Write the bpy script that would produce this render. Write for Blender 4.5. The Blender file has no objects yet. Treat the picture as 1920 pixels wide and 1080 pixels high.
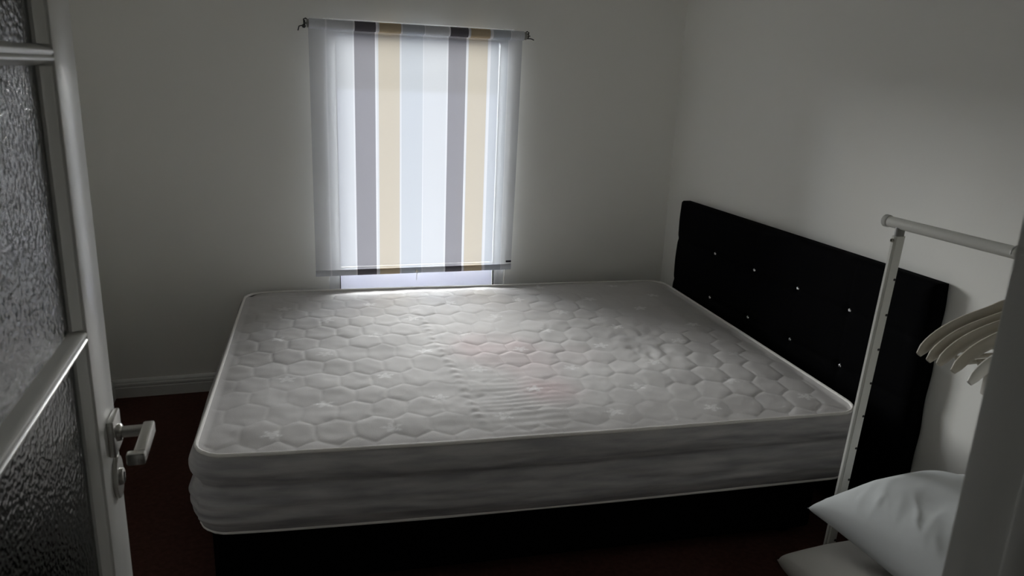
import bpy, bmesh, math, random
import numpy as np
from mathutils import Vector, Matrix
random.seed(7)
S = bpy.context.scene
C = S.collection

# ------------------------------------------------------------------ camera
F_PX = 1410.32
CAM = Vector((0.12174, -3.37439, 1.41378))
YAW, PITCH, ROLL = 0.314769, -0.275325, 0.042494
cy_, sy_, cp_, sp_ = math.cos(YAW), math.sin(YAW), math.cos(PITCH), math.sin(PITCH)
fwd = Vector((sy_*cp_, cy_*cp_, sp_))
r0 = Vector((cy_, -sy_, 0)); u0 = r0.cross(fwd)
right = r0*math.cos(ROLL) + u0*math.sin(ROLL)
up = u0*math.cos(ROLL) - r0*math.sin(ROLL)
cd = bpy.data.cameras.new('camera')
cam = bpy.data.objects.new('camera', cd); C.objects.link(cam)
M = Matrix.Identity(4)
for i in range(3):
    M[i][0], M[i][1], M[i][2], M[i][3] = right[i], up[i], -fwd[i], CAM[i]
cam.matrix_world = M
cd.sensor_fit = 'HORIZONTAL'; cd.sensor_width = 36.0
cd.lens = F_PX/1920*36.0
cd.clip_start = 0.02
cd.dof.use_dof = True
cd.dof.focus_distance = 2.8
cd.dof.aperture_fstop = 9.0
S.camera = cam

# ------------------------------------------------------------------ sky, light, exposure
SKY = 150.0
w = bpy.data.worlds.new('overcast_sky'); S.world = w; w.use_nodes = True
wn, wl = w.node_tree.nodes, w.node_tree.links
bg = wn['Background']; bg.inputs[1].default_value = SKY
wtc = wn.new('ShaderNodeTexCoord'); wsx = wn.new('ShaderNodeSeparateXYZ'); wl.new(wtc.outputs['Generated'], wsx.inputs[0])
wr_ = wn.new('ShaderNodeValToRGB')                    # bright hazy band above the horizon, greyer cloud overhead
wr_.color_ramp.elements[0].position = 0.0; wr_.color_ramp.elements[0].color = (.48, .475, .47, 1)
wr_.color_ramp.elements[1].position = 1.0; wr_.color_ramp.elements[1].color = (2.6, 2.62, 2.66, 1)
for p_, c_ in ((.20, (.48, .475, .47, 1)), (.42, (.25, .25, .255, 1)), (.68, (.50, .50, .505, 1)), (.82, (2.2, 2.2, 2.22, 1))):
    e_ = wr_.color_ramp.elements.new(p_); e_.color = c_
wl.new(wsx.outputs['Z'], wr_.inputs[0]); wl.new(wr_.outputs[0], bg.inputs[0])
pl = bpy.data.lights.new('window_portal', 'AREA'); pl.shape = 'RECTANGLE'; pl.size = 0.83; pl.size_y = 1.25
pl.cycles.is_portal = True
po = bpy.data.objects.new('window_portal', pl); C.objects.link(po)
po.location = (0.764, 0.15, 0.985); po.rotation_euler = (math.radians(-90), 0, 0)
S.view_settings.view_transform = 'Standard'; S.view_settings.look = 'None'
S.view_settings.exposure = 0.26; S.view_settings.gamma = 1.0; S.view_settings.use_curve_mapping = False
S.cycles.max_bounces = 14; S.cycles.diffuse_bounces = 8; S.cycles.transmission_bounces = 8; S.cycles.transparent_max_bounces = 12
S.cycles.sample_clamp_indirect = 4.0
S.cycles.use_denoising = True

# ------------------------------------------------------------------ helpers
def tag(o, label=None, cat=None, group=None, kind=None):
    if label: o['label'] = label
    if cat: o['category'] = cat
    if group: o['group'] = group
    if kind: o['kind'] = kind
    return o

def empty(name, loc=(0,0,0), rot=(0,0,0)):
    o = bpy.data.objects.new(name, None); C.objects.link(o)
    o.location = loc; o.rotation_euler = rot; o.empty_display_size = .1
    return o

def link(name, me, mat, parent=None, smooth=True):
    o = bpy.data.objects.new(name, me); C.objects.link(o)
    if mat: me.materials.append(mat)
    if smooth and len(me.polygons): me.polygons.foreach_set('use_smooth', [True]*len(me.polygons))
    if parent: o.parent = parent
    return o

class MB:
    """collects shapes into one mesh"""
    def __init__(s): s.bm = bmesh.new()
    def box(s, lo, hi, bevel=0.0, seg=2, mat=None):
        t = bmesh.new()
        bmesh.ops.create_cube(t, size=1)
        lo, hi = Vector(lo), Vector(hi)
        for v in t.verts:
            v.co = Vector([(lo[i]+hi[i])/2 + v.co[i]*(hi[i]-lo[i]) for i in range(3)])
        if bevel: bmesh.ops.bevel(t, geom=t.edges[:], offset=bevel, segments=seg, profile=.5, affect='EDGES')
        s.merge(t, mat); return s
    def merge(s, t, mat=None):
        if mat is not None: bmesh.ops.transform(t, matrix=mat, verts=t.verts[:])
        me = bpy.data.meshes.new('tmp'); t.to_mesh(me); t.free()
        s.bm.from_mesh(me); bpy.data.meshes.remove(me)
    def tube(s, pts, rad, n=12, closed=False, flat=None, cap=True):
        pts = [Vector(p) for p in pts]; N = len(pts)
        if not hasattr(rad, '__len__'): rad = [rad]*N
        rings = []; ref = None
        for i, p in enumerate(pts):
            if closed: d = pts[(i+1) % N]-pts[i-1]
            else: d = pts[min(i+1, N-1)]-pts[max(i-1, 0)]
            d.normalize()
            if ref is None:
                ref = Vector((0,0,1)) if abs(d.z) < .9 else Vector((0,1,0))
            a = ref - d*ref.dot(d); a.normalize(); ref = a; b = d.cross(a)
            fa, fb = flat if flat else (1, 1)
            rings.append([s.bm.verts.new(p + (a*math.cos(2*math.pi*k/n)*fa + b*math.sin(2*math.pi*k/n)*fb)*rad[i]) for k in range(n)])
        for i in range(N if closed else N-1):
            A, B = rings[i], rings[(i+1) % N]
            for k in range(n):
                s.bm.faces.new((A[k], A[(k+1) % n], B[(k+1) % n], B[k]))
        if not closed and cap:
            s.bm.faces.new(rings[0][::-1]); s.bm.faces.new(rings[-1])
        return s
    def prism(s, poly, axis, a, b, bevel=0):
        """extrude a 2D polygon along axis (0,1,2) from a to b"""
        t = bmesh.new()
        def P(q, c):
            q = list(q); q.insert(axis, c); return q
        A = [t.verts.new(P(q, a)) for q in poly]; B = [t.verts.new(P(q, b)) for q in poly]
        n = len(poly)
        t.faces.new(A[::-1]); t.faces.new(B)
        for i in range(n): t.faces.new((A[i], A[(i+1) % n], B[(i+1) % n], B[i]))
        bmesh.ops.recalc_face_normals(t, faces=t.faces[:])
        if bevel: bmesh.ops.bevel(t, geom=t.edges[:], offset=bevel, segments=2, affect='EDGES')
        s.merge(t); return s
    def lathe(s, prof, center, axis, n=24):
        """prof: list of (r, h) along the axis vector from the centre"""
        axis = Vector(axis).normalized(); c = Vector(center)
        a = axis.orthogonal().normalized(); b = axis.cross(a)
        rings = []
        for r, h in prof:
            rings.append([s.bm.verts.new(c+axis*h+(a*math.cos(2*math.pi*k/n)+b*math.sin(2*math.pi*k/n))*max(r, 1e-5)) for k in range(n)])
        for A, B in zip(rings, rings[1:]):
            for k in range(n): s.bm.faces.new((A[k], A[(k+1) % n], B[(k+1) % n], B[k]))
        s.bm.faces.new(rings[0][::-1]); s.bm.faces.new(rings[-1]); return s
    def build(s, name, mat, parent=None, smooth=True, angle=35):
        bmesh.ops.recalc_face_normals(s.bm, faces=s.bm.faces[:])
        me = bpy.data.meshes.new(name); s.bm.to_mesh(me); s.bm.free()
        o = link(name, me, mat, parent, smooth)
        if smooth:
            try: me.set_sharp_from_angle(angle=math.radians(angle))
            except Exception: pass
        return o

def mesh_np(name, V, Fq, mat, parent=None, attrs=None):
    me = bpy.data.meshes.new(name)
    V = np.asarray(V, np.float32); Fq = np.asarray(Fq, np.int32)
    me.vertices.add(len(V)); me.vertices.foreach_set('co', V.ravel())
    me.loops.add(Fq.size); me.loops.foreach_set('vertex_index', Fq.ravel())
    me.polygons.add(len(Fq)); me.polygons.foreach_set('loop_start', np.arange(0, Fq.size, 4, dtype=np.int32))
    me.update(calc_edges=True)
    for k, a in (attrs or {}).items():
        at = me.attributes.new(k, 'FLOAT', 'POINT'); at.data.foreach_set('value', np.asarray(a, np.float32).ravel())
    me.validate()
    return link(name, me, mat, parent)

def grid_faces(nu, nv, wrap=False):
    i, j = np.meshgrid(np.arange(nu if wrap else nu-1), np.arange(nv-1), indexing='ij')
    i2 = (i+1) % nu
    return np.stack([i*nv+j, i2*nv+j, i2*nv+j+1, i*nv+j+1], -1).reshape(-1, 4)

RNG = np.random.RandomState(11)
_tab = RNG.rand(256, 256)
def noise(x, y, seed=0):
    x = np.asarray(x, float)+seed*17.3; y = np.asarray(y, float)+seed*9.1
    xi, yi = np.floor(x).astype(int), np.floor(y).astype(int)
    fx, fy = x-xi, y-yi; fx = fx*fx*(3-2*fx); fy = fy*fy*(3-2*fy)
    g = lambda a, b: _tab[a % 256, b % 256]
    return ((g(xi, yi)*(1-fx)+g(xi+1, yi)*fx)*(1-fy)+(g(xi, yi+1)*(1-fx)+g(xi+1, yi+1)*fx)*fy)*2-1
def fbm(x, y, o=3, seed=0):
    s = 0; a = 1.0
    for k in range(o): s = s+a*noise(x*2**k, y*2**k, seed+k); a *= .5
    return s

# ------------------------------------------------------------------ materials
def mat(name, col, rough=.6, metal=0.0, spec=.5, bump=None, tint=None):
    m = bpy.data.materials.new(name); m.use_nodes = True
    nt = m.node_tree; N, Lk = nt.nodes, nt.links; b = N['Principled BSDF']
    b.inputs['Base Color'].default_value = (*col, 1); b.inputs['Roughness'].default_value = rough
    b.inputs['Metallic'].default_value = metal; b.inputs['Specular IOR Level'].default_value = spec
    if bump or tint:
        tc = N.new('ShaderNodeTexCoord')
    if tint:                                            # (scale, colour2)
        n = N.new('ShaderNodeTexNoise'); n.inputs['Scale'].default_value = tint[0]; n.inputs['Detail'].default_value = 4
        Lk.new(tc.outputs['Object'], n.inputs['Vector'])
        r = N.new('ShaderNodeValToRGB'); r.color_ramp.elements[0].position = .35; r.color_ramp.elements[1].position = .65
        r.color_ramp.elements[0].color = (*col, 1); r.color_ramp.elements[1].color = (*tint[1], 1)
        Lk.new(n.outputs['Fac'], r.inputs[0]); Lk.new(r.outputs[0], b.inputs['Base Color'])
    if bump:                                            # (scale, strength, distance)
        n2 = N.new('ShaderNodeTexNoise'); n2.inputs['Scale'].default_value = bump[0]; n2.inputs['Detail'].default_value = 3
        Lk.new(tc.outputs['Object'], n2.inputs['Vector'])
        bp = N.new('ShaderNodeBump'); bp.inputs['Strength'].default_value = bump[1]; bp.inputs['Distance'].default_value = bump[2]
        Lk.new(n2.outputs['Fac'], bp.inputs['Height']); Lk.new(bp.outputs[0], b.inputs['Normal'])
    return m

M_WALL = mat('wall_paint', (.875, .870, .835), .75, spec=.25, bump=(90, .12, .002), tint=(1.3, (.863, .858, .822)))
M_CEIL = mat('ceiling_paint', (.87, .87, .85), .85, spec=.2, bump=(120, .1, .002))
M_TRIM = mat('trim_gloss', (.72, .72, .70), .35, spec=.5, bump=(30, .05, .002))
M_FLOOR = mat('dark_red_carpet', (.080, .036, .028), .95, spec=.04, bump=(420, .6, .004), tint=(60, (.058, .026, .020)))
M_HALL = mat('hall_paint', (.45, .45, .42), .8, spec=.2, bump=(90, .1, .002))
M_DOOR = mat('door_paint', (.72, .72, .70), .30, spec=1.0, bump=(45, .02, .002), tint=(3, (.69, .69, .66)))
M_DOOR.node_tree.nodes['Principled BSDF'].inputs['Coat Weight'].default_value = .6; M_DOOR.node_tree.nodes['Principled BSDF'].inputs['Coat Roughness'].default_value = .25
M_NICKEL = mat('satin_nickel', (.62, .61, .58), .32, metal=1.0, bump=(200, .05, .001))
M_DARK = mat('dark_hole', (.01, .01, .01), .7)
M_BLACKIRON = mat('black_iron', (.012, .012, .012), .5)
M_UPVC = mat('white_upvc', (.85, .86, .87), .3, spec=.5, bump=(50, .02, .001))
M_DIMGROUND = mat('dimmed_ground', (.0030, .0031, .0037), 1.0, spec=0, bump=(20, .1, .01), tint=(2.0, (.0028, .0029, .0035)))  # near-black colour keeps the ground outside dim under the very bright sky
M_BOUNCE = mat('pale_bounce_slab', (.80, .80, .775), .9, spec=.1, bump=(25, .3, .006), tint=(3.0, (.74, .74, .715)))
M_SKYBLOCK = mat('skyblock_dark', (.0060, .0062, .0071), 1.0, spec=0, bump=(12, .2, .01), tint=(1.0, (.0056, .0058, .0066)))
M_BLACK = mat('black_faux_suede', (.0026, .0026, .0032), .85, spec=.03, bump=(260, .2, .001))
M_BASE = mat('black_divan_fabric', (.003, .0028, .003), .9, spec=.03, bump=(300, .3, .001))
M_CRYSTAL = mat('crystal_button', (.80, .81, .83), .2, metal=1.0)
M_RACK = mat('white_powder_coat', (.70, .70, .66), .42, spec=.5, bump=(150, .04, .001))
M_RACKCAP = mat('rack_plastic_cap', (.58, .58, .55), .5)
M_NECK = mat('grey_inner_tube', (.22, .22, .21), .4)
M_HANGER = mat('cream_hanger', (.58, .545, .47), .5, bump=(60, .08, .002), tint=(9, (.52, .48, .40)))
M_HANGPL = mat('white_hanger_plastic', (.75, .73, .68), .4, bump=(80, .03, .001))
M_WIRE = mat('hook_steel', (.55, .55, .54), .3, metal=1.0)
M_PILLOW = mat('white_pillow_cotton', (.52, .54, .545), .9, spec=.1, bump=(500, .25, .0008))
M_PILLOW2 = mat('ivory_pillow_cotton', (.39, .38, .35), .9, spec=.1, bump=(500, .25, .0008))
M_GASKET = mat('black_rubber_gasket', (.012, .012, .012), .7)
M_TAG = mat('navy_label', (.02, .02, .035), .7)

def mattress_top_mat():
    m = bpy.data.materials.new('quilted_ticking'); m.use_nodes = True
    nt = m.node_tree; N, Lk = nt.nodes, nt.links; b = N['Principled BSDF']
    b.inputs['Roughness'].default_value = .85; b.inputs['Specular IOR Level'].default_value = .15
    tc = N.new('ShaderNodeTexCoord')
    n = N.new('ShaderNodeTexNoise'); n.inputs['Scale'].default_value = 5; n.inputs['Detail'].default_value = 3
    Lk.new(tc.outputs['Object'], n.inputs['Vector'])
    r = N.new('ShaderNodeValToRGB')
    r.color_ramp.elements[0].position = .35; r.color_ramp.elements[0].color = (.49, .475, .468, 1)
    r.color_ramp.elements[1].position = .65; r.color_ramp.elements[1].color = (.53, .515, .506, 1)
    Lk.new(n.outputs['Fac'], r.inputs[0])
    def att(nm, col, prev, amt):
        a = N.new('ShaderNodeAttribute'); a.attribute_name = nm
        mu = N.new('ShaderNodeMath'); mu.operation = 'MULTIPLY'; mu.inputs[1].default_value = amt
        Lk.new(a.outputs['Fac'], mu.inputs[0])
        mx = N.new('ShaderNodeMix'); mx.data_type = 'RGBA'
        Lk.new(mu.outputs[0], mx.inputs[0]); Lk.new(prev, mx.inputs[6]); mx.inputs[7].default_value = (*col, 1)
        return mx.outputs[2]
    c = att('stain', (.56, .40, .41), r.outputs[0], .55)
    c = att('motif', (.78, .77, .765), c, .85)
    Lk.new(c, b.inputs['Base Color'])
    n2 = N.new('ShaderNodeTexNoise'); n2.inputs['Scale'].default_value = 350
    Lk.new(tc.outputs['Object'], n2.inputs['Vector'])
    bp = N.new('ShaderNodeBump'); bp.inputs['Strength'].default_value = .2; bp.inputs['Distance'].default_value = .001
    Lk.new(n2.outputs['Fac'], bp.inputs['Height']); Lk.new(bp.outputs[0], b.inputs['Normal'])
    return m
M_MTOP = mattress_top_mat()
M_MSIDE = mat('damask_border', (.45, .437, .44), .8, spec=.2, bump=(400, .2, .001), tint=(5, (.30, .295, .305)))
def stretch_weave(m, sc):                               # the border's damask runs in long level streaks
    nt = m.node_tree
    tn = [n for n in nt.nodes if n.type == 'TEX_NOISE' and n.inputs['Scale'].default_value < 50][0]
    src = tn.inputs['Vector'].links[0].from_socket
    mp = nt.nodes.new('ShaderNodeMapping'); mp.inputs['Scale'].default_value = sc
    nt.links.new(src, mp.inputs['Vector']); nt.links.new(mp.outputs[0], tn.inputs['Vector'])
stretch_weave(M_MSIDE, (1.2, 1.2, 9.0))
M_PIPE = mat('cream_piping', (.76, .74, .71), .8, spec=.2, bump=(300, .2, .001))

BLIND_X0, BLIND_X1 = .288, 1.204
T_DIFF, T_OPEN = .084, .36        # diffuse light passed by the threads, open share of the weave
def blind_mat(name, sheer):
    m = bpy.data.materials.new(name); m.use_nodes = True
    nt = m.node_tree; N, Lk = nt.nodes, nt.links
    for n in list(N):
        if n.type == 'BSDF_PRINCIPLED': N.remove(n)
    out = [n for n in N if n.type == 'OUTPUT_MATERIAL'][0]
    W_, P_, G_, B_, T_ = (.80, .81, .84), (.70, .725, .77), (.36, .35, .375), (.70, .63, .53), (.90, .90, .93)
    stops = [(0, W_), (.068, T_), (.075, W_), (.190, T_), (.197, G_), (.292, T_), (.299, W_), (.306, B_), (.404, W_), (.408, T_),
             (.414, P_), (.512, T_), (.518, W_), (.628, T_), (.633, G_), (.719, T_), (.727, W_), (.734, B_), (.827, W_), (.832, T_),
             (.840, P_), (.926, T_), (.932, W_)]
    tc = N.new('ShaderNodeTexCoord'); sx = N.new('ShaderNodeSeparateXYZ'); Lk.new(tc.outputs['Object'], sx.inputs[0])
    mr = N.new('ShaderNodeMapRange'); mr.inputs['From Min'].default_value = BLIND_X0; mr.inputs['From Max'].default_value = BLIND_X1
    Lk.new(sx.outputs['X'], mr.inputs['Value'])
    r = N.new('ShaderNodeValToRGB'); cr = r.color_ramp; cr.interpolation = 'CONSTANT'
    cr.elements.remove(cr.elements[1]); cr.elements[0].position = 0; cr.elements[0].color = (*W_, 1)
    for p, c in stops[1:]:
        e = cr.elements.new(p); e.color = (*c, 1)
    Lk.new(mr.outputs[0], r.inputs[0])
    wv = N.new('ShaderNodeTexNoise'); wv.inputs['Scale'].default_value = 900
    Lk.new(tc.outputs['Object'], wv.inputs['Vector'])
    bp = N.new('ShaderNodeBump'); bp.inputs['Strength'].default_value = .15; bp.inputs['Distance'].default_value = .0005
    Lk.new(wv.outputs['Fac'], bp.inputs['Height'])
    d = N.new('ShaderNodeBsdfDiffuse'); Lk.new(bp.outputs[0], d.inputs['Normal'])
    if sheer: Lk.new(r.outputs[0], d.inputs[0])
    else:                                               # roll and bottom bar drawn in a deeper fabric colour
        g = N.new('ShaderNodeGamma'); g.inputs[1].default_value = 2.0; Lk.new(r.outputs[0], g.inputs[0]); Lk.new(g.outputs[0], d.inputs[0])
    if sheer:
        t = N.new('ShaderNodeBsdfTranslucent'); Lk.new(r.outputs[0], t.inputs[0])
        mx = N.new('ShaderNodeMixShader'); mx.inputs[0].default_value = T_DIFF
        Lk.new(d.outputs[0], mx.inputs[1]); Lk.new(t.outputs[0], mx.inputs[2])
        tr = N.new('ShaderNodeBsdfTransparent'); Lk.new(r.outputs[0], tr.inputs[0])
        m2 = N.new('ShaderNodeMixShader'); m2.inputs[0].default_value = T_OPEN
        Lk.new(mx.outputs[0], m2.inputs[1]); Lk.new(tr.outputs[0], m2.inputs[2])
        Lk.new(m2.outputs[0], out.inputs[0])
    else:
        Lk.new(d.outputs[0], out.inputs[0])
    return m
M_BLIND = blind_mat('striped_blind_fabric', True)
M_BLINDROLL = blind_mat('striped_blind_rolled', False)

def opal_mat():
    m = bpy.data.materials.new('opal_panel'); m.use_nodes = True
    nt = m.node_tree; N, Lk = nt.nodes, nt.links
    N.remove(N['Principled BSDF']); out = N['Material Output']
    tc = N.new('ShaderNodeTexCoord'); n = N.new('ShaderNodeTexNoise'); n.inputs['Scale'].default_value = 6
    Lk.new(tc.outputs['Object'], n.inputs['Vector'])
    r = N.new('ShaderNodeValToRGB'); r.color_ramp.elements[0].color = (.86, .86, .905, 1); r.color_ramp.elements[1].color = (.90, .90, .94, 1)
    Lk.new(n.outputs['Fac'], r.inputs[0])
    d = N.new('ShaderNodeBsdfDiffuse'); t = N.new('ShaderNodeBsdfTranslucent')
    Lk.new(r.outputs[0], d.inputs[0]); Lk.new(r.outputs[0], t.inputs[0])
    mx = N.new('ShaderNodeMixShader'); mx.inputs[0].default_value = .094
    Lk.new(d.outputs[0], mx.inputs[1]); Lk.new(t.outputs[0], mx.inputs[2]); Lk.new(mx.outputs[0], out.inputs[0]); return m
M_OPAL = opal_mat()

def pane_mat():
    m = bpy.data.materials.new('clear_window_glass'); m.use_nodes = True
    nt = m.node_tree; N, Lk = nt.nodes, nt.links
    N.remove(N['Principled BSDF']); out = N['Material Output']
    tr = N.new('ShaderNodeBsdfTransparent'); tr.inputs[0].default_value = (.95, .97, .97, 1)
    gl = N.new('ShaderNodeBsdfGlossy'); gl.inputs['Roughness'].default_value = .02
    fr = N.new('ShaderNodeFresnel'); fr.inputs[0].default_value = 1.45
    mx = N.new('ShaderNodeMixShader'); Lk.new(fr.outputs[0], mx.inputs[0]); Lk.new(tr.outputs[0], mx.inputs[1]); Lk.new(gl.outputs[0], mx.inputs[2])
    Lk.new(mx.outputs[0], out.inputs[0]); return m
M_PANE = pane_mat()

def obscure_mat():
    m = bpy.data.materials.new('hammered_obscure_glass'); m.use_nodes = True
    nt = m.node_tree; N, Lk = nt.nodes, nt.links
    N.remove(N['Principled BSDF']); out = N['Material Output']
    tc = N.new('ShaderNodeTexCoord')
    n = N.new('ShaderNodeTexNoise'); n.inputs['Scale'].default_value = 130; n.inputs['Detail'].default_value = 2
    v = N.new('ShaderNodeTexVoronoi'); v.feature = 'SMOOTH_F1'; v.inputs['Scale'].default_value = 165
    Lk.new(tc.outputs['Object'], n.inputs['Vector']); Lk.new(tc.outputs['Object'], v.inputs['Vector'])
    ad = N.new('ShaderNodeMath'); ad.operation = 'ADD'; Lk.new(n.outputs['Fac'], ad.inputs[0]); Lk.new(v.outputs['Distance'], ad.inputs[1])
    bp = N.new('ShaderNodeBump'); bp.inputs['Strength'].default_value = .35; bp.inputs['Distance'].default_value = .004
    Lk.new(ad.outputs[0], bp.inputs['Height'])
    rf = N.new('ShaderNodeBsdfRefraction'); rf.inputs['Color'].default_value = (.70, .84, .77, 1); rf.inputs['Roughness'].default_value = .12; rf.inputs['IOR'].default_value = 1.12
    Lk.new(bp.outputs[0], rf.inputs['Normal'])
    gl = N.new('ShaderNodeBsdfGlossy'); gl.inputs['Roughness'].default_value = .17; Lk.new(bp.outputs[0], gl.inputs['Normal'])
    fr = N.new('ShaderNodeFresnel'); fr.inputs[0].default_value = 4.0
    mx = N.new('ShaderNodeMixShader'); Lk.new(fr.outputs[0], mx.inputs[0]); Lk.new(rf.outputs[0], mx.inputs[1]); Lk.new(gl.outputs[0], mx.inputs[2])
    Lk.new(mx.outputs[0], out.inputs[0]); return m
M_OBSC = obscure_mat()

# ------------------------------------------------------------------ room shell
XL, XR, YB, YF, ZC = -.580, 2.0335, 0.0, -2.97, 2.40
WX0, WX1, WZ0, WZ1 = .350, 1.178, .36, 1.61         # window opening
DX0, DX1, DZ = -.165, .650, 2.03                     # doorway
def struct(name, mb, m, parent=None, smooth=False):
    o = mb.build(name, m, parent, smooth)
    if not parent: o['kind'] = 'structure'
    return o
T = .13
struct('wall_back', MB().box((XL-.1, YB, 0), (WX0, YB+T, ZC)).box((WX1, YB, 0), (XR+.1, YB+T, ZC)).box((WX0, YB, 0), (WX1, YB+T, WZ0)).box((WX0, YB, WZ1), (WX1, YB+T, ZC)), M_WALL)
struct('wall_right', MB().box((XR, YF-.11, 0), (XR+.1, YB, ZC)), M_WALL)
struct('wall_left', MB().box((XL-.1, YF-.11, 0), (XL, YB, ZC)), M_WALL)
struct('wall_front', MB().box((XL, YF-.11, 0), (DX0-.03, YF, ZC)).box((DX1+.03, YF-.11, 0), (XR, YF, ZC)).box((DX0-.03, YF-.11, DZ+.03), (DX1+.03, YF, ZC)), M_WALL)
struct('floor', MB().box((-1.6, -4.7, -.12), (XR+.1, YB, 0)), M_FLOOR)
struct('ceiling', MB().box((-1.6, -4.7, ZC), (XR+.1, YB+T, ZC+.1)), M_CEIL)
struct('wall_hall', MB().box((-1.6, -4.7, 0), (XR+.1, -4.6, ZC)).box((-1.6, -4.6, 0), (-1.5, YF-.11, ZC)).box((XR, -4.6, 0), (XR+.1, YF-.11, ZC)).box((-1.5, YF-.11, 0), (XL-.1, YF-.01, ZC)), M_HALL)
def base_profile():        # (depth into the room, z)
    return [(0, 0), (.018, 0), (.018, .044), (.015, .047), (.015, .052), (.018, .055), (.017, .062), (.013, .065), (.013, .069), (.011, .074), (.006, .080), (0, .081)]
bp_ = base_profile()
struct('baseboard_back', MB().prism([(YB-d, z) for d, z in bp_], 0, XL, XR), M_TRIM)
struct('baseboard_left', MB().prism([(XL+d, z) for d, z in bp_], 1, YF, YB-.018), M_TRIM)
struct('baseboard_right', MB().prism([(XR-d, z) for d, z in bp_], 1, YF, YB-.018), M_TRIM)
# doorway lining and stops
j = MB()
j.box((DX1-.004, YF-.12, 0), (DX1+.03, YF+.004, DZ+.03), .003)
j.box((DX1-.016, YF-.085, 0), (DX1-.004, YF-.05, DZ), .003)
struct('trim_1', j, M_TRIM, smooth=True)
j = MB().box((DX0-.03, YF-.12, 0), (DX0, YF+.002, DZ+.03), .003).box((DX0, YF-.12, DZ), (DX1-.004, YF+.002, DZ+.03), .003)
struct('trim_2', j, M_TRIM, smooth=True)

# ------------------------------------------------------------------ window
win = empty('window_1', (0, 0, 0)); win['kind'] = 'structure'
f = MB(); FY0, FY1 = .014, .048
f.box((WX0, FY0, WZ0), (WX0+.042, FY1, WZ1), .004).box((WX1-.042, FY0, WZ0), (WX1, FY1, WZ1), .004)
f.box((WX0+.042, FY0, WZ0), (WX1-.042, FY1, WZ0+.045), .004).box((WX0+.042, FY0, 1.565), (WX1-.042, FY1, WZ1), .004)
f.build('window_frame', M_UPVC, win)
s_ = MB(); sx0, sx1, sz0, sz1 = WX0+.042, WX1-.042, WZ0+.045, 1.565
SW = .007
s_.box((sx0, FY0+.004, sz0), (sx0+SW, FY1-.004, sz1), .003).box((sx1-SW, FY0+.004, sz0), (sx1, FY1-.004, sz1), .003)
s_.box((sx0+SW, FY0+.004, sz0), (sx1-SW, FY1-.004, sz0+SW), .003).box((sx0+SW, FY0+.004, sz1-SW), (sx1-SW, FY1-.004, sz1), .003)
sash = s_.build('sash', M_UPVC, win)
gk = MB(); gx0, gx1, gz0, gz1 = sx0+SW, sx1-SW, sz0+SW, sz1-SW
gk.box((gx0, FY0+.006, gz0), (gx0+.003, FY1-.003, gz1)).box((gx1-.003, FY0+.006, gz0), (gx1, FY1-.003, gz1))
gk.box((gx0, FY0+.006, gz0), (gx1, FY1-.003, gz0+.003)).box((gx0, FY0+.006, gz1-.003), (gx1, FY1-.003, gz1))
gk.box((gx0+.003, .0325, .534), (gx1-.003, .0385, .538))  # added dark strip, hides the skylit top edge of the opal panel
gk.build('gasket', M_GASKET, sash)
MB().box((gx0+.004, .034, gz0+.004), (gx1-.004, .037, .534), .0006).build('opal_panel', M_OPAL, sash)
MB().box((sx0+SW, .030, sz0+SW), (sx1-SW, .033, sz1-SW)).build('pane', M_PANE, sash, smooth=False)
struct('ground', MB().box((-60, YB+T, -.35), (62, 60.3, -.15)), M_DIMGROUND)
struct('ground', MB().box((-4, YB+T, -.15), (6, 1.95, -.13)), M_BOUNCE)  # pale slab added out of view to bounce skylight up into the room
struct('wall_skyblock', MB().box((-60, 60, -.15), (62, 60.3, 5.4)), M_SKYBLOCK)  # added wall, blocks the bright sky in the view through the blind

# ------------------------------------------------------------------ roller blind
BY = -.050
bl = empty('roller_blind', (0, 0, 0))
tag(bl, 'translucent roller blind with grey, white and beige stripes hanging over the window', 'blind')
RZ, RR = 1.580, .019
# fabric sheet with real thickness, slightly rippled
nu, nv = 120, 90
uu, vv = np.meshgrid(np.linspace(0, 1, nu), np.linspace(0, 1, nv), indexing='ij')
zz = .545+(RZ-.545)*vv
side = (1-vv)
xx = (BLIND_X0+.001*side)+(BLIND_X1-BLIND_X0-.012*side)*uu
yy = BY+.0035*np.sin(uu*2*math.pi*1.4+.6)*np.sin(vv*math.pi)+.0015*fbm(uu*5, vv*3, 2)*np.sin(vv*math.pi)
yy = yy+.012*np.abs(uu-.5)**3*8*(-.3)*np.sin(vv*math.pi)
V1 = np.stack([xx, yy, zz], -1).reshape(-1, 3)
fab = mesh_np('fabric', V1, grid_faces(nu, nv), M_BLIND, bl)
# rolled fabric on the tube (spiral seam visible at the end)
rl = MB(); prof = []
for k in range(40):
    a = 2*math.pi*k/40; rr = RR+.0012*(k/40)
    prof.append((BY-.019+rr*math.cos(a), RZ+.002+rr*math.sin(a)))
rl.prism(prof, 0, BLIND_X0+.002, BLIND_X1-.002)
roll = rl.build('fabric_roll', M_BLINDROLL, bl)
MB().lathe([(.016, 0), (.0165, .004), (.0165, .012), (.004, .013), (.0035, .03)], (BLIND_X1-.002, BY-.019, RZ+.002), (1, 0, 0)).build('end_plug', M_NECK, bl)
MB().lathe([(.016, 0), (.0165, .004), (.0165, .008), (.004, .009), (.0035, .022)], (BLIND_X0+.002, BY-.019, RZ+.002), (-1, 0, 0)).build('end_plug', M_NECK, bl)
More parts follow.
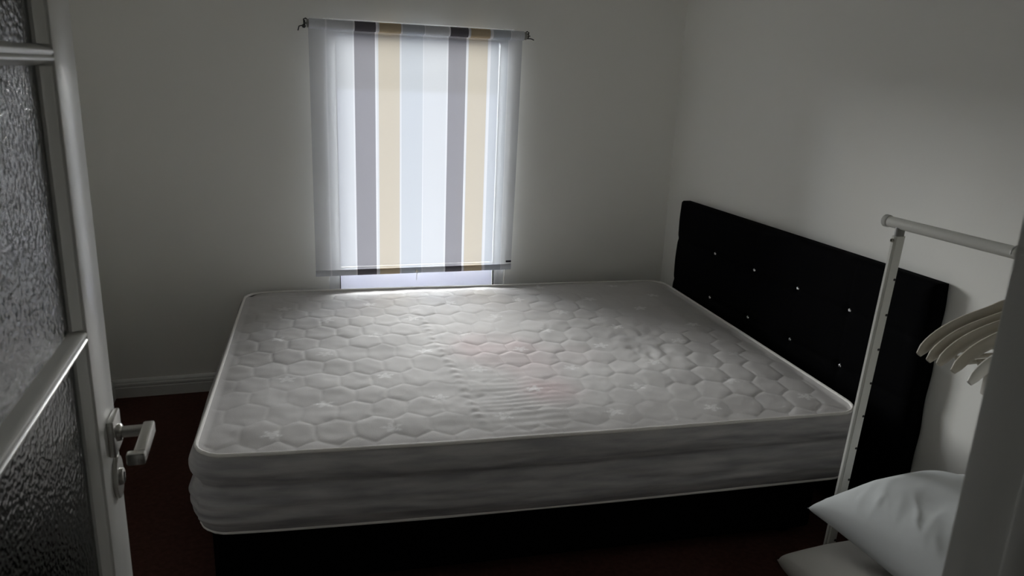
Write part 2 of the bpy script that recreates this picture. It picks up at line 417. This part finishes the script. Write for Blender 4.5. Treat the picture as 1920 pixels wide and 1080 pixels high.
# bottom hem pocket with a flat bar
hm = MB(); hp = []
for k in range(20):
    a = 2*math.pi*k/20
    hp.append((BY-.001+.006*math.cos(a), .5335+.0135*math.sin(a)))
hm.prism(hp, 0, BLIND_X0+.001, BLIND_X1-.012)
hm.build('bottom_bar', M_BLINDROLL, bl)
MB().lathe([(.0025, 0), (.007, .001), (.007, .006), (.003, .008), (.003, .012)], (.738, BY-.006, .531), (0, -1, 0), 16).tube([(.738, BY-.014, .531), (.737, BY-.013, .515), (.736, BY-.012, .49)], .0012, 6).build('pull_cord', M_HANGPL, bl)
tg = MB().box((1.166, BY-.0045, .556), (1.192, BY-.0025, .565), .0006)
tg.build('sewn_tag', M_TAG, bl)

# screw hooks holding the roller ends
def hook(name, x, sgn, label):
    h = MB(); y0 = BY-.019; z0 = RZ+.002
    pts = [(x, 0, z0-.008), (x, -.03, z0-.008), (x, -.045, z0-.008)]
    for k in range(13):
        a = -math.pi*.5-math.pi*1.25*k/12
        pts.append((x-.0*sgn, y0+.0105*math.cos(a)*1.0, z0+.0105*math.sin(a)*1.0))
    h.tube(pts, .0022, 8)
    # drooping outer arm with a bent tip
    h.tube([(x, y0+.012, z0-.010), (x+sgn*.012, y0, z0-.010), (x+sgn*.022, y0-.004, z0-.013), (x+sgn*.027, y0-.005, z0-(.030 if sgn < 0 else .016))], .0024, 8)
    h.tube([(x-sgn*.013, y0, z0+.013), (x-sgn*.004, y0, z0+.019), (x+sgn*.004, y0, z0+.015), (x+sgn*.003, y0, z0+.002), (x, y0, z0-.009)], .0024, 8)
    h.lathe([(.008, 0), (.008, .002), (.003, .004)], (x, 0, z0-.008), (0, -1, 0), 16)
    return tag(h.build(name, M_BLACKIRON), label, 'hook', 'hooks holding up the blind')
hook('screw_hook', BLIND_X0-.014, -1, 'small black screw hook at the end of the blind nearer the glazed door')
hook('screw_hook', BLIND_X1+.018, 1, 'small black screw hook at the end of the blind nearer the headboard')

# ------------------------------------------------------------------ glazed door standing open
door = empty('door_1', (-.14, YF, 0)); door['kind'] = 'structure'
# local frame: x across the thickness (face at +.02), y from hinge to latch edge (.764), z up
DW, DH, ht = .764, 1.985, .020
ST = .108
bars = [(.300, .0), (1.057, .0), (1.414, 0)]      # glazing bar centres
leaf = MB()
def rail(y0, y1, z0, z1): leaf.box((-ht, y0, z0), (ht, y1, z1), .0025, 2)
rail(.003, ST, .008, DH); rail(DW-ST, DW, .008, DH)
rail(ST, DW-ST, .008, .30); rail(ST, DW-ST, DH-.12, DH)
def bar(zc):
    # two rounded beads on each face, chamfered towards the glass
    for sg in (1, -1):
        q = lambda L_: [(x_, zc+(z_-zc)*.74) for x_, z_ in L_]
        pr = [(sg*.002, zc+.017), (sg*.012, zc+.0135), (sg*.0165, zc+.0122), (sg*.0195, zc+.009), (sg*.0200, zc+.005), (sg*.0185, zc+.0010), (sg*.0165, zc),
              (sg*.0185, zc-.0010), (sg*.0200, zc-.004), (sg*.0195, zc-.0075), (sg*.0165, zc-.0105), (sg*.012, zc-.012), (sg*.002, zc-.016)]
        leaf.prism(q(pr), 1, ST, DW-ST)
bar(1.057); bar(1.414)
# sloped glazing mouldings round each pane
panes = [(.30, 1.045), (1.070, 1.402), (1.427, DH-.12)]
for z0, z1 in panes:
    for sg in (1, -1):
        for (ya, dy) in ((ST, 1), (DW-ST, -1)):
            pr = [(sg*.002, ya), (sg*.002, ya+dy*.013), (sg*.006, ya+dy*.013), (sg*.008, ya+dy*.010), (sg*.014, ya+dy*.006), (sg*.0165, ya+dy*.004), (sg*.0165, ya)]
            leaf.prism(pr, 2, z0, z1)
for zr, dz in ((.30, 1), (DH-.12, -1)):
    for sg in (1, -1):
        leaf.prism([(sg*.002, zr), (sg*.002, zr+dz*.013), (sg*.006, zr+dz*.013), (sg*.014, zr+dz*.006), (sg*.0165, zr)], 1, ST, DW-ST)
leaf.build('door_leaf', M_DOOR, door, angle=40)
for z0, z1 in panes:
    MB().box((-.002, ST-.004, z0-.004), (.002, DW-ST+.004, z1+.004)).build('obscure_pane', M_OBSC, door, smooth=False)
HY, HZ = .726, .884                                 # handle centre
MB().box((ht, HY-.027, HZ-.028), (ht+.009, HY+.027, HZ+.028), .0022).lathe([(.013, 0), (.013, .004), (.0105, .006)], (ht+.009, HY, HZ), (1, 0, 0)).build('handle_rose', M_NICKEL, door)
lv = MB()
lv.lathe([(.0085, 0), (.0085, .034)], (ht+.010, HY, HZ), (1, 0, 0), 20)
lv.box((ht+.042, HY-.084, HZ-.010), (ht+.058, HY+.011, HZ+.010), .003)
lv.box((ht+.034, HY-.094, HZ-.009), (ht+.058, HY-.080, HZ+.009), .003)
lv.build('lever', M_NICKEL, door)
ec = MB()
ell = [(HY+.026*math.cos(2*math.pi*k/32), .812+.034*math.sin(2*math.pi*k/32)) for k in range(32)]
ec.prism(ell, 0, ht, ht+.006, .0015)
ec.lathe([(.0125, 0), (.0125, .004), (.010, .005)], (ht+.006, HY, .812), (1, 0, 0))
es = ec.build('escutcheon', M_NICKEL, door)
MB().lathe([(.004, 0), (.004, .0008)], (ht+.011, HY, .815), (1, 0, 0), 16).box((ht+.0105, HY-.002, .803), (ht+.0118, HY+.002, .815)).build('keyhole', M_DARK, es)
MB().box((-.011, DW-.001, HZ-.11), (.011, DW+.0015, HZ+.06), .001).box((-.006, DW, HZ-.008), (.006, DW+.009, HZ+.008), .002).build('latch', M_NICKEL, door)
for hz in (.25, 1.0, 1.75):
    MB().tube([(ht+.004, -.002, hz-.04), (ht+.004, -.002, hz+.04)], .005, 10).build('hinge', M_NICKEL, door)

# ------------------------------------------------------------------ bed
ROT = -.0713
bed = empty('bed', (.93, -.9, 0))
tag(bed, 'double bed with black divan base and black button-tufted headboard under the bare mattress', 'bed')
def bedlink(o):
    o.parent = bed; o.matrix_parent_inverse = Matrix.Translation(-Vector(bed.location)); return o
# divan base: mattress-aligned upholstered box
A = Matrix.Translation((0, -.028, 0)) @ Matrix.Rotation(ROT, 4, 'Z')
dv = bmesh.new()
bmesh.ops.create_cube(dv, size=1)
lo, hi = Vector((.035, -1.475, .035)), Vector((1.855, -.03, .226))
for v in dv.verts: v.co = Vector([(lo[i]+hi[i])/2+v.co[i]*(hi[i]-lo[i]) for i in range(3)])
bmesh.ops.bevel(dv, geom=dv.edges[:], offset=.012, segments=3, affect='EDGES')
mb = MB(); mb.merge(dv, A); bedlink(mb.build('divan_base', M_BASE))
for (x, y) in ((.10, -1.41), (.10, -.10), (1.79, -1.41), (1.79, -.10)):
    t = MB(); c = A @ Vector((x, y, 0)); t.lathe([(.022, 0), (.026, .004), (.026, .03), (.018, .04)], c, (0, 0, 1), 16); bedlink(t.build('foot', M_BASE))
# headboard: puffed panel with tufting
HY0, HY1, HZ0, HZ1, HX = -1.714, -.222, .02, .872, 1.9635
btn_y = [-1.395, -1.122, -.848, -.556]; btn_z = [.692, .490]
ny, nz = 260, 160
yy, zz = np.meshgrid(np.linspace(HY0, HY1, ny), np.linspace(HZ0, HZ1, nz), indexing='ij')
puff = np.zeros_like(yy)
edge = np.minimum(np.minimum(yy-HY0, HY1-yy), np.minimum(HZ1-zz, .5))
e = np.clip(edge/.045, 0, 1); round_ = np.sqrt(np.clip(1-(1-e)**2, 0, 1))
groove = np.zeros_like(yy)
for z in btn_z: groove += np.exp(-((zz-z)/.013)**2)*.004
for y in btn_y: groove += np.exp(-((yy-y)/.008)**2)*.0015
for y in btn_y:
    for z in btn_z: groove += np.exp(-(((yy-y)**2+(zz-z)**2)/.022**2))*.008
cush = .004*np.cos((zz-.591)/.2*2*math.pi)*-1
depth = .022*round_ - groove
xf = HX+.022-depth+.0156*(zz-.46)*.6
bulge = .005*np.sin(np.clip((zz-.49)/.2, -1, 2)*math.pi)**2
yy2 = yy + np.where(yy > (HY0+HY1)/2, 1, -1)*bulge*(np.abs(yy-(HY0+HY1)/2)/.746)**6
front = np.stack([xf, yy2, zz], -1).reshape(-1, 3)
F1 = grid_faces(ny, nz)
xb = np.full_like(yy, 2.026); backv = np.stack([xb, yy2, zz], -1).reshape(-1, 3)
# soft rim between front and back
idx = np.arange(ny*nz).reshape(ny, nz)
loop = np.concatenate([idx[:, 0], idx[-1, 1:], idx[-2::-1, -1], idx[0, -2:0:-1]])
Lp = len(loop); off = ny*nz
k = np.arange(Lp); rim = np.stack([loop[k], loop[(k+1) % Lp], loop[(k+1) % Lp]+off, loop[k]+off], -1)
hb = mesh_np('headboard', np.concatenate([front, backv]), np.concatenate([F1, F1[:, ::-1]+off, rim]), M_BLACK)
bmh = bmesh.new(); bmh.from_mesh(hb.data); bmesh.ops.recalc_face_normals(bmh, faces=bmh.faces[:]); bmh.to_mesh(hb.data); bmh.free()
bedlink(hb)
for y in btn_y:
    for z in btn_z:
        iy = int(round((y-HY0)/(HY1-HY0)*(ny-1))); iz = int(round((z-HZ0)/(HZ1-HZ0)*(nz-1)))
        t = bmesh.new()
        bmesh.ops.create_icosphere(t, subdivisions=1, radius=.0078)
        mb = MB(); mb.merge(t, Matrix.Translation((float(xf[iy, iz])-.0015, y, z)) @ Matrix.Scale(.6, 4, (1, 0, 0)))
        b = mb.build('crystal_button', M_CRYSTAL, None, smooth=False)
        b.parent = hb; b['label'] = 'small faceted crystal button'
for y in (-1.45, -.5):
    bedlink(MB().box((1.99, y-.03, .06), (2.012, y+.03, .34), .003).build('headboard_strut', M_BASE))

# ------------------------------------------------------------------ mattress
matt = empty('mattress', (.93, -.9, .23))
tag(matt, 'bare white quilted mattress with faint pink stains lying on the black divan bed', 'mattress')
def mlink(o):
    o.parent = matt; o.matrix_parent_inverse = Matrix.Translation(-Vector(matt.location)); return o
LX, LY = 1.96, 1.50
ctop = np.array([[-.099, -1.512], [1.835, -1.668], [1.950, -.145], [-.004, -.048]])    # near-foot, near-head, far-head, far-foot
ZT, ZB = .456, .232
def warp(s, t):        # s along the length 0..1, t across from near (0) to far (1)
    p = ((1-s)*(1-t))[..., None]*ctop[0]+(s*(1-t))[..., None]*ctop[1]+(s*t)[..., None]*ctop[2]+((1-s)*t)[..., None]*ctop[3]
    bow = .022*np.sin(np.pi*np.clip(s, 0, 1)**.7)*(1-t)
    p[..., 1] -= bow
    return p
def roundrect(a, b, r=.075):   # a in 0..LX, b in 0..LY -> rounded plan
    ca, cb = a-LX/2, b-LY/2
    dx = np.clip(np.abs(ca)-(LX/2-r), 0, None)/r; dy = np.clip(np.abs(cb)-(LY/2-r), 0, None)/r
    nx = dx*np.sqrt(1-dy**2/2); ny_ = dy*np.sqrt(1-dx**2/2)
    ca = np.where(dx > 0, np.sign(ca)*(LX/2-r+r*nx), ca); cb = np.where(dy > 0, np.sign(cb)*(LY/2-r+r*ny_), cb)
    return ca+LX/2, cb+LY/2
na, nb = 420, 322
a, b = np.meshgrid(np.linspace(0, LX, na), np.linspace(0, LY, nb), indexing='ij')
ra, rb = roundrect(a, b)
P = warp(ra/LX, rb/LY)
# honeycomb quilting: distance to the nearest cell border
CW, CH = .104, .116
def hexfield(x, y):
    x = x+.013*noise(x*6, y*6, 3)+.004*noise(x*19, y*19, 7); y = y+.013*noise(x*6, y*6, 5)+.004*noise(x*19, y*19, 9)
    best = np.full(x.shape, 9.); second = np.full(x.shape, 9.); cid = np.zeros(x.shape)
    row0 = np.floor(y/CH)
    for dr in (-1, 0, 1, 2):
        row = row0+dr; offx = np.where(np.mod(row, 2) == 0, 0, .5)
        col0 = np.floor(x/CW-offx)
        for dc in (-1, 0, 1, 2):
            cx = (col0+dc+offx)*CW; cyy = row*CH
            d = np.sqrt((x-cx)**2+((y-cyy)*.80)**2)
            nb_ = d < best
            second = np.where(nb_, best, np.minimum(second, d))
            cid = np.where(nb_, np.mod(row*57.3+(col0+dc)*131.7, 251), cid)
            best = np.where(nb_, d, best)
    return (second-best)/2, cid
g, cid = hexfield(ra, rb)
rnd = _tab[cid.astype(int) % 256, (cid*7).astype(int) % 256]
puffh = np.clip(g/.022, 0, 1); puffh = np.sqrt(np.clip(1-(1-puffh)**2, 0, 1))
fade = .30+.70*np.clip(noise(ra*3.2, rb*3.2, 8)+.45, 0, 1)*np.clip(.45+ra/1.2, .45, 1)
h = (.0028+.0021*rnd)*puffh*fade
# low relief and body sags
h += .005*fbm(ra*2.2, rb*2.2, 3, 21) + .0016*fbm(ra*14, rb*14, 2, 31)
ed = np.minimum(np.minimum(ra, LX-ra), np.minimum(rb, LY-rb))
h += .014*np.clip(ed/.16, 0, 1)**.6 - .010
h -= .012*np.exp(-(((ra-1.25)/.40)**2+((rb-.75)/.42)**2))
# fold line across the middle: a crinkled, beaded ridge
ridge_x = .776-.065*rb+.006*noise(rb*9, rb*0, 4)
dr_ = ra-ridge_x
act = np.clip((rb-.05)/.1, 0, 1)*np.clip((1.25-rb)/.3, 0, 1)
h += act*(.0036*np.exp(-(dr_/.014)**2)*(.68+.32*np.sin(rb*2*math.pi/.048+2*noise(rb*6, rb*0, 2))) - .0012*np.exp(-((dr_-.026)/.012)**2))
# fine wrinkles beside the fold and a crumple near the headboard
wr = np.exp(-((ra-.92)/.13)**2)*np.exp(-((rb-.22)/.26)**2)
h += wr*.0006*np.sin(rb*2*math.pi/.034+3*noise(ra*5, rb*9, 6))
cr = np.exp(-(((ra-1.52)/.13)**2+((rb-.62)/.22)**2))
h += cr*.004*fbm(ra*26, rb*15, 2, 41)
h2 = np.where(ed < .001, 0, h)
zt = ZT+h2*np.clip(ed/.02, 0, 1)
# motifs: small woven flower sprays on the cells
motif = np.zeros_like(ra)
mot_rng = np.random.RandomState(5)
for i, cx in enumerate(np.arange(.18, LX-.05, .1645)):
    for cyy in (np.arange(.11, LY-.05, .38) if i % 2 == 0 else np.arange(.30, LY-.05, .38)):
        qx, qy = (ra-cx-.012*mot_rng.randn()), (rb-cyy-.012*mot_rng.randn())
        q = np.sqrt((qx/.036)**2+(qy/.030)**2); an = np.arctan2(qy/.030, qx/.036)
        petal = .74+.26*np.cos(an*5+mot_rng.rand()*6)
        s1 = np.clip((petal-q)*4, 0, 1)*(.35+.65*(np.sin(q*20+3*an)*.5+.5))
        motif = np.maximum(motif, np.clip(s1*(.6+.6*mot_rng.rand()), 0, 1))
# pink stains in the middle of the bed
def blob(cx, cyy, sx, sy): return np.exp(-(((ra-cx)/sx)**2+((rb-cyy)/sy)**2)**1.5)
stain = np.clip(blob(.90, .70, .12, .16)*.8+blob(1.02, .58, .12, .20)*.9+blob(1.03, .31, .09, .12)*.9+blob(1.22, .60, .08, .10)*.4, 0, 1)
stain *= np.clip(.72+.45*fbm(ra*7, rb*7, 2, 51), 0, 1)
top = np.concatenate([P, zt[..., None]], -1).reshape(-1, 3)
mlink(mesh_np('quilted_top', top, grid_faces(na, nb), M_MTOP, None, {'motif': motif, 'stain': stain}))
# side border: follows the same rounded plan
idx = np.arange(na*nb).reshape(na, nb)
loop = np.concatenate([idx[:, 0], idx[-1, 1:], idx[-2::-1, -1], idx[0, -2:0:-1]])
LA, LB = ra.ravel()[loop], rb.ravel()[loop]
pl_ = P.reshape(-1, 2)[loop]
tan = np.roll(pl_, -1, 0)-np.roll(pl_, 1, 0); tan /= np.linalg.norm(tan, axis=1)[:, None]
nor = np.stack([tan[:, 1], -tan[:, 0]], -1)
arc = np.concatenate([[0], np.cumsum(np.linalg.norm(np.diff(pl_, axis=0), axis=1))])
nr = 44; tt = np.linspace(0, 1, nr)
prof = np.where(tt < .40, .024*np.sin(np.pi*tt/.40)**.8, .028*np.sin(np.pi*np.clip((tt-.40)/.60, 0, 1))**.8) + .004*np.sin(np.pi*tt)
Tt, Ar = np.meshgrid(tt, arc)
bul = prof[None, :]*(1+.25*noise(Ar*3, Tt*2, 61)) + np.sin(np.pi*Tt)*(.0045*fbm(Ar*3.5+Tt*1.5, Tt*9, 3, 71)+.0035*noise(Ar*9-Tt*2, Tt*16, 81))
sx_ = pl_[:, 0][:, None]+nor[:, 0][:, None]*bul; sy2 = pl_[:, 1][:, None]+nor[:, 1][:, None]*bul
sx_ = np.where((sx_ > 1.952) & (sy2 < -.2), 1.952, sx_)
szz = ZT+(ZB-ZT)*Tt + .004*noise(Ar*2.2, Tt*0, 91)*np.sin(np.pi*Tt)
sv = np.stack([sx_, sy2, szz], -1).reshape(-1, 3)
so = mesh_np('side_border', sv, grid_faces(len(loop), nr, wrap=True), M_MSIDE); mlink(so)
# flat underside
ub = mesh_np('underside', np.concatenate([P, np.full(P.shape[:2]+(1,), ZB)], -1)[::10, ::10].reshape(-1, 3) if False else
             np.concatenate([P[::12, ::12], np.full(P[::12, ::12].shape[:2]+(1,), ZB+.001)], -1).reshape(-1, 3), grid_faces(P[::12, ::12].shape[0], P[::12, ::12].shape[1])[:, ::-1], M_MSIDE)
mlink(ub)
def piping(z, wob):
    st = 6; pts = []
    for i in range(0, len(loop), st):
        x, y = pl_[i]+nor[i]*.003
        if x > 1.95 and y < -.2: x = 1.95
        pts.append((x, y, z+wob*noise(np.array(arc[i]*4.), np.array(0.), 95).item()))
    m_ = MB(); m_.tube(pts, .0052, 8, closed=True); mlink(m_.build('piping', M_PIPE, None))
piping(ZT+.001, .002); piping(ZB+.002, .0015)

# ------------------------------------------------------------------ clothes rack
RX, RY, RZc = 1.597, -1.92, 1.10
rack = empty('clothes_rack', (RX, -2.39, 0))
tag(rack, 'white metal clothes rail on perforated posts standing beside the head of the bed', 'clothes rack')
def rlink(o, par=None):
    o.parent = par or rack
    if par is None: o.matrix_parent_inverse = Matrix.Translation(-Vector(rack.location))
    return o
RY2 = -2.83
rlink(MB().tube([(RX, RY+.050, RZc), (RX, RY2-.050, RZc)], .0135, 24).build('rail', M_RACK))
for y, s in ((RY+.050, 1), (RY2-.050, -1)):
    rlink(MB().lathe([(.0150, -.012), (.0155, -.010), (.0155, 0), (.012, .004), (.002, .0045)], (RX, y, RZc), (0, s, 0)).build('end_cap', M_RACKCAP))
LEAN = .036                                          # posts lean a little into the room
for y in (RY, RY2):
    px0 = RX-LEAN
    sec = 10
    def post_mat(z): return RX-LEAN*(1.08-z)/.70
    mb = MB(); t = bmesh.new(); bmesh.ops.create_cube(t, size=1)
    for v in t.verts:
        z = .03 if v.co.z < 0 else 1.070
        v.co = Vector((post_mat(z)+v.co.x*.034, y+v.co.y*.017, z))
    bmesh.ops.bevel(t, geom=[e_ for e_ in t.edges if abs(e_.verts[0].co.z-e_.verts[1].co.z) > .5], offset=.005, segments=3, affect='EDGES')
    mb.merge(t); post = rlink(mb.build('post', M_RACK))
    rlink(MB().box((RX-.0115, y-.0062, 1.03), (RX+.0115, y+.0062, 1.092), .003).build('inner_tube', M_NECK))
    for k_ in range(9):
        z = .960-.093*k_
        MB().lathe([(.0034, 0), (.0034, .0012)], (post_mat(z)+.0085, y-.0082, z), (0, -1, 0), 12).build('adjusting_hole', M_DARK, post)
        kb = rlink(MB().lathe([(.005, 0), (.005, .004), (.003, .006)], (RX-.0165, y, 1.060), (-1, 0, 0), 12).build('spring_button', M_HANGPL))
    bx = post_mat(.03)
    rlink(MB().box((bx-.25, y-.014, .012), (bx+.25, y+.014, .038), .006).build('foot', M_RACK))
    for dx in (-.23, .23):
        rlink(MB().lathe([(.013, 0), (.013, .01), (.010, .013)], (bx+dx, y, 0), (0, 0, 1), 12).build('foot_pad', M_RACKCAP))
SZ = .122
bx = post_mat(SZ)
sh = MB()
for dx in (-.09, -.04, .01, .06, .11, .16, .20):
    sh.tube([(bx+dx, RY-.004, SZ), (bx+dx, RY2+.004, SZ)], .006, 10)
for y in (RY-.004, RY2+.004): sh.tube([(bx-.10, y, SZ), (bx+.21, y, SZ)], .0075, 10)
for y in (RY, RY2):
    for dx in (-.09, .20): sh.tube([(bx+dx, y, SZ), (bx+dx, y, .03)], .006, 8)
rlink(sh.build('shelf', M_RACK))

# ------------------------------------------------------------------ hangers on the rail
def hanger(y, label, dz=0.0, tilt=0.0, plastic=False, swing=0.0):
    R0 = .0135+.0025
    root = empty('clothes_hanger', (RX, y, RZc+.0135+.0001)); tag(root, label, 'hanger', 'hangers on the clothes rail')
    h = MB(); top = .0
    pts = [(.012, 0, -.024)]
    for k_ in range(15):
        a_ = math.radians(-30+k_*(215/14)); pts.append((.0165*math.cos(a_), 0, -.0146+.0165*math.sin(a_)))
    pts = pts[1:][::-1]                       # open hook over the rail
    body_top = -.122+dz
    pts = [(0, 0, body_top), (0, 0, -.060), (.0105, 0, -.040)] + [(p[0], 0, p[2]) for p in pts[::-1]]
    h.tube(pts, .0017, 8).build('hook', M_WIRE, root)
    bd = MB(); n = 41; P_ = []; Rd = []
    for k_ in range(n):
        u = -1+2*k_/(n-1); au = abs(u)
        z = body_top-.010-.056*au**1.1-.034*au**6
        P_.append((.213*u, 0, z)); Rd.append(.0130+.004*math.exp(-(au/.12)**2)-.006*max(0, (au-.9)/.1)**3+.002*math.sin(au*3.1))
    bd.tube(P_, Rd, 14, flat=(1.0, .62))
    body = bd.build('body', M_HANGPL if plastic else M_HANGER, root)
    br = MB(); zb_ = body_top-.100
    if plastic:
        br.box((-.165, -.006, zb_-.022), (.165, .006, zb_-.006), .003)
        for sg in (-1, 1): br.box((sg*.158-.012, -.010, zb_-.030), (sg*.158+.012, .010, zb_+.030), .004)
        br.build('clip_bar', M_HANGPL, root)
    else:
        br.tube([(-.150, 0, zb_+.018), (-.140, 0, zb_), (.140, 0, zb_), (.150, 0, zb_+.018)], .005, 10)
        br.build('trouser_bar', M_HANGER, root)
    root.rotation_euler = (0, 0, swing)
    return root
HL = ['cream wooden hanger farthest along the rail, first in the row from the bed end',
      'cream wooden hanger second in the row from the bed end of the rail',
      'cream wooden hanger third in the row from the bed end of the rail',
      'cream wooden hanger fourth in the row, beside the white plastic clip hanger',
      'white plastic clip hanger hanging last in the row, lower than the cream ones']
for i, (y, dz, sw) in enumerate(((-2.232, 0, .02), (-2.262, -.004, .0), (-2.290, -.003, -.015), (-2.320, -.004, .01))):
    hanger(y, HL[i], dz, swing=sw)
hanger(-2.362, HL[4], -.012, plastic=True)

# ------------------------------------------------------------------ pillows on the rack shelf
def pillow(name, c, size, thick, rotz, tilt, m, label, seed, wr, corner=.10, puff=.52, droop=0., bot=.1):
    n = 110
    u, v = np.meshgrid(np.linspace(-1, 1, n), np.linspace(-1, 1, n), indexing='ij')
    # pull edges in between the corners
    pin = corner
    X = u*(1-pin*(1-np.abs(v)**2.2)*np.abs(u)**3*.9); Y = v*(1-pin*(1-np.abs(u)**2.2)*np.abs(v)**3*.9)
    prof_ = np.clip((1-np.abs(u)**2.3)*(1-np.abs(v)**2.3), 0, 1)**puff
    wrk = fbm(u*2.2, v*2.2, 2, seed)*.010
    # stretched creases running in from the edges
    cre = 0
    rs = np.random.RandomState(seed)
    for k_ in range(12):                       # soft folds fanning in from a pinch in the seam
        a_ = math.radians(28+rs.randn()*16); u0_, v0_ = -.99+.10*rs.rand(), .80-.085*k_
        du, dv = u-u0_, v-v0_
        al = du*math.cos(a_)+dv*math.sin(a_); ac = -du*math.sin(a_)+dv*math.cos(a_)+.05*noise(u*4, v*4, seed+k_)
        wd = .016+.030*np.clip(al, 0, 1)
        cre = cre+wr*rs.uniform(.5, 1.1)*np.exp(-(ac/wd)**2)*np.clip(al*5, 0, 1)*np.exp(-np.clip(al, 0, 9)/rs.uniform(.12, .40))
    cre = cre-wr*.35*np.exp(-(((u+.86)/.14)**2+((v-.40)/.20)**2))
    zt_ = thick/2*prof_+(wrk+cre)*np.clip(prof_*1.6, 0, 1)
    zb_ = -thick/2*prof_*.92+wrk*.5*prof_
    zb_ = np.maximum(zb_, -thick*.44)
    drp = droop*(np.abs(u)**3*np.abs(v)**3)
    zt_ = zt_-drp; zb_ = np.maximum(zb_, -bot)-drp
    tp = np.stack([X*size[0]/2, Y*size[1]/2, zt_], -1).reshape(-1, 3)
    bt = np.stack([X*size[0]/2, Y*size[1]/2, zb_], -1).reshape(-1, 3)
    F_ = grid_faces(n, n)
    o = mesh_np(name, np.concatenate([tp, bt]), np.concatenate([F_, F_[:, ::-1]+n*n]), m)
    bm = bmesh.new(); bm.from_mesh(o.data); bmesh.ops.remove_doubles(bm, verts=bm.verts[:], dist=.0004); bmesh.ops.recalc_face_normals(bm, faces=bm.faces[:]); bm.to_mesh(o.data); bm.free()
    o.data.polygons.foreach_set('use_smooth', [True]*len(o.data.polygons))
    o.location = c; o.rotation_euler = (tilt[0], tilt[1], rotz)
    return tag(o, label, 'pillow', 'pillows stacked on the rack shelf')
pillow('pillow', (1.665, -2.345, .398), (.52, .74), .245, 0.0, (0, 0), M_PILLOW, 'bright white creased pillow lying on top of the ivory pillow', 3, .0085, .10, .44, .030, .062)
pillow('pillow', (1.597, -2.360, .230), (.53, .76), .172, 0.0, (0, 0), M_PILLOW2, 'dull ivory pillow underneath the bright white pillow on the rack shelf', 9, .002, .03, .30, .0, .088)
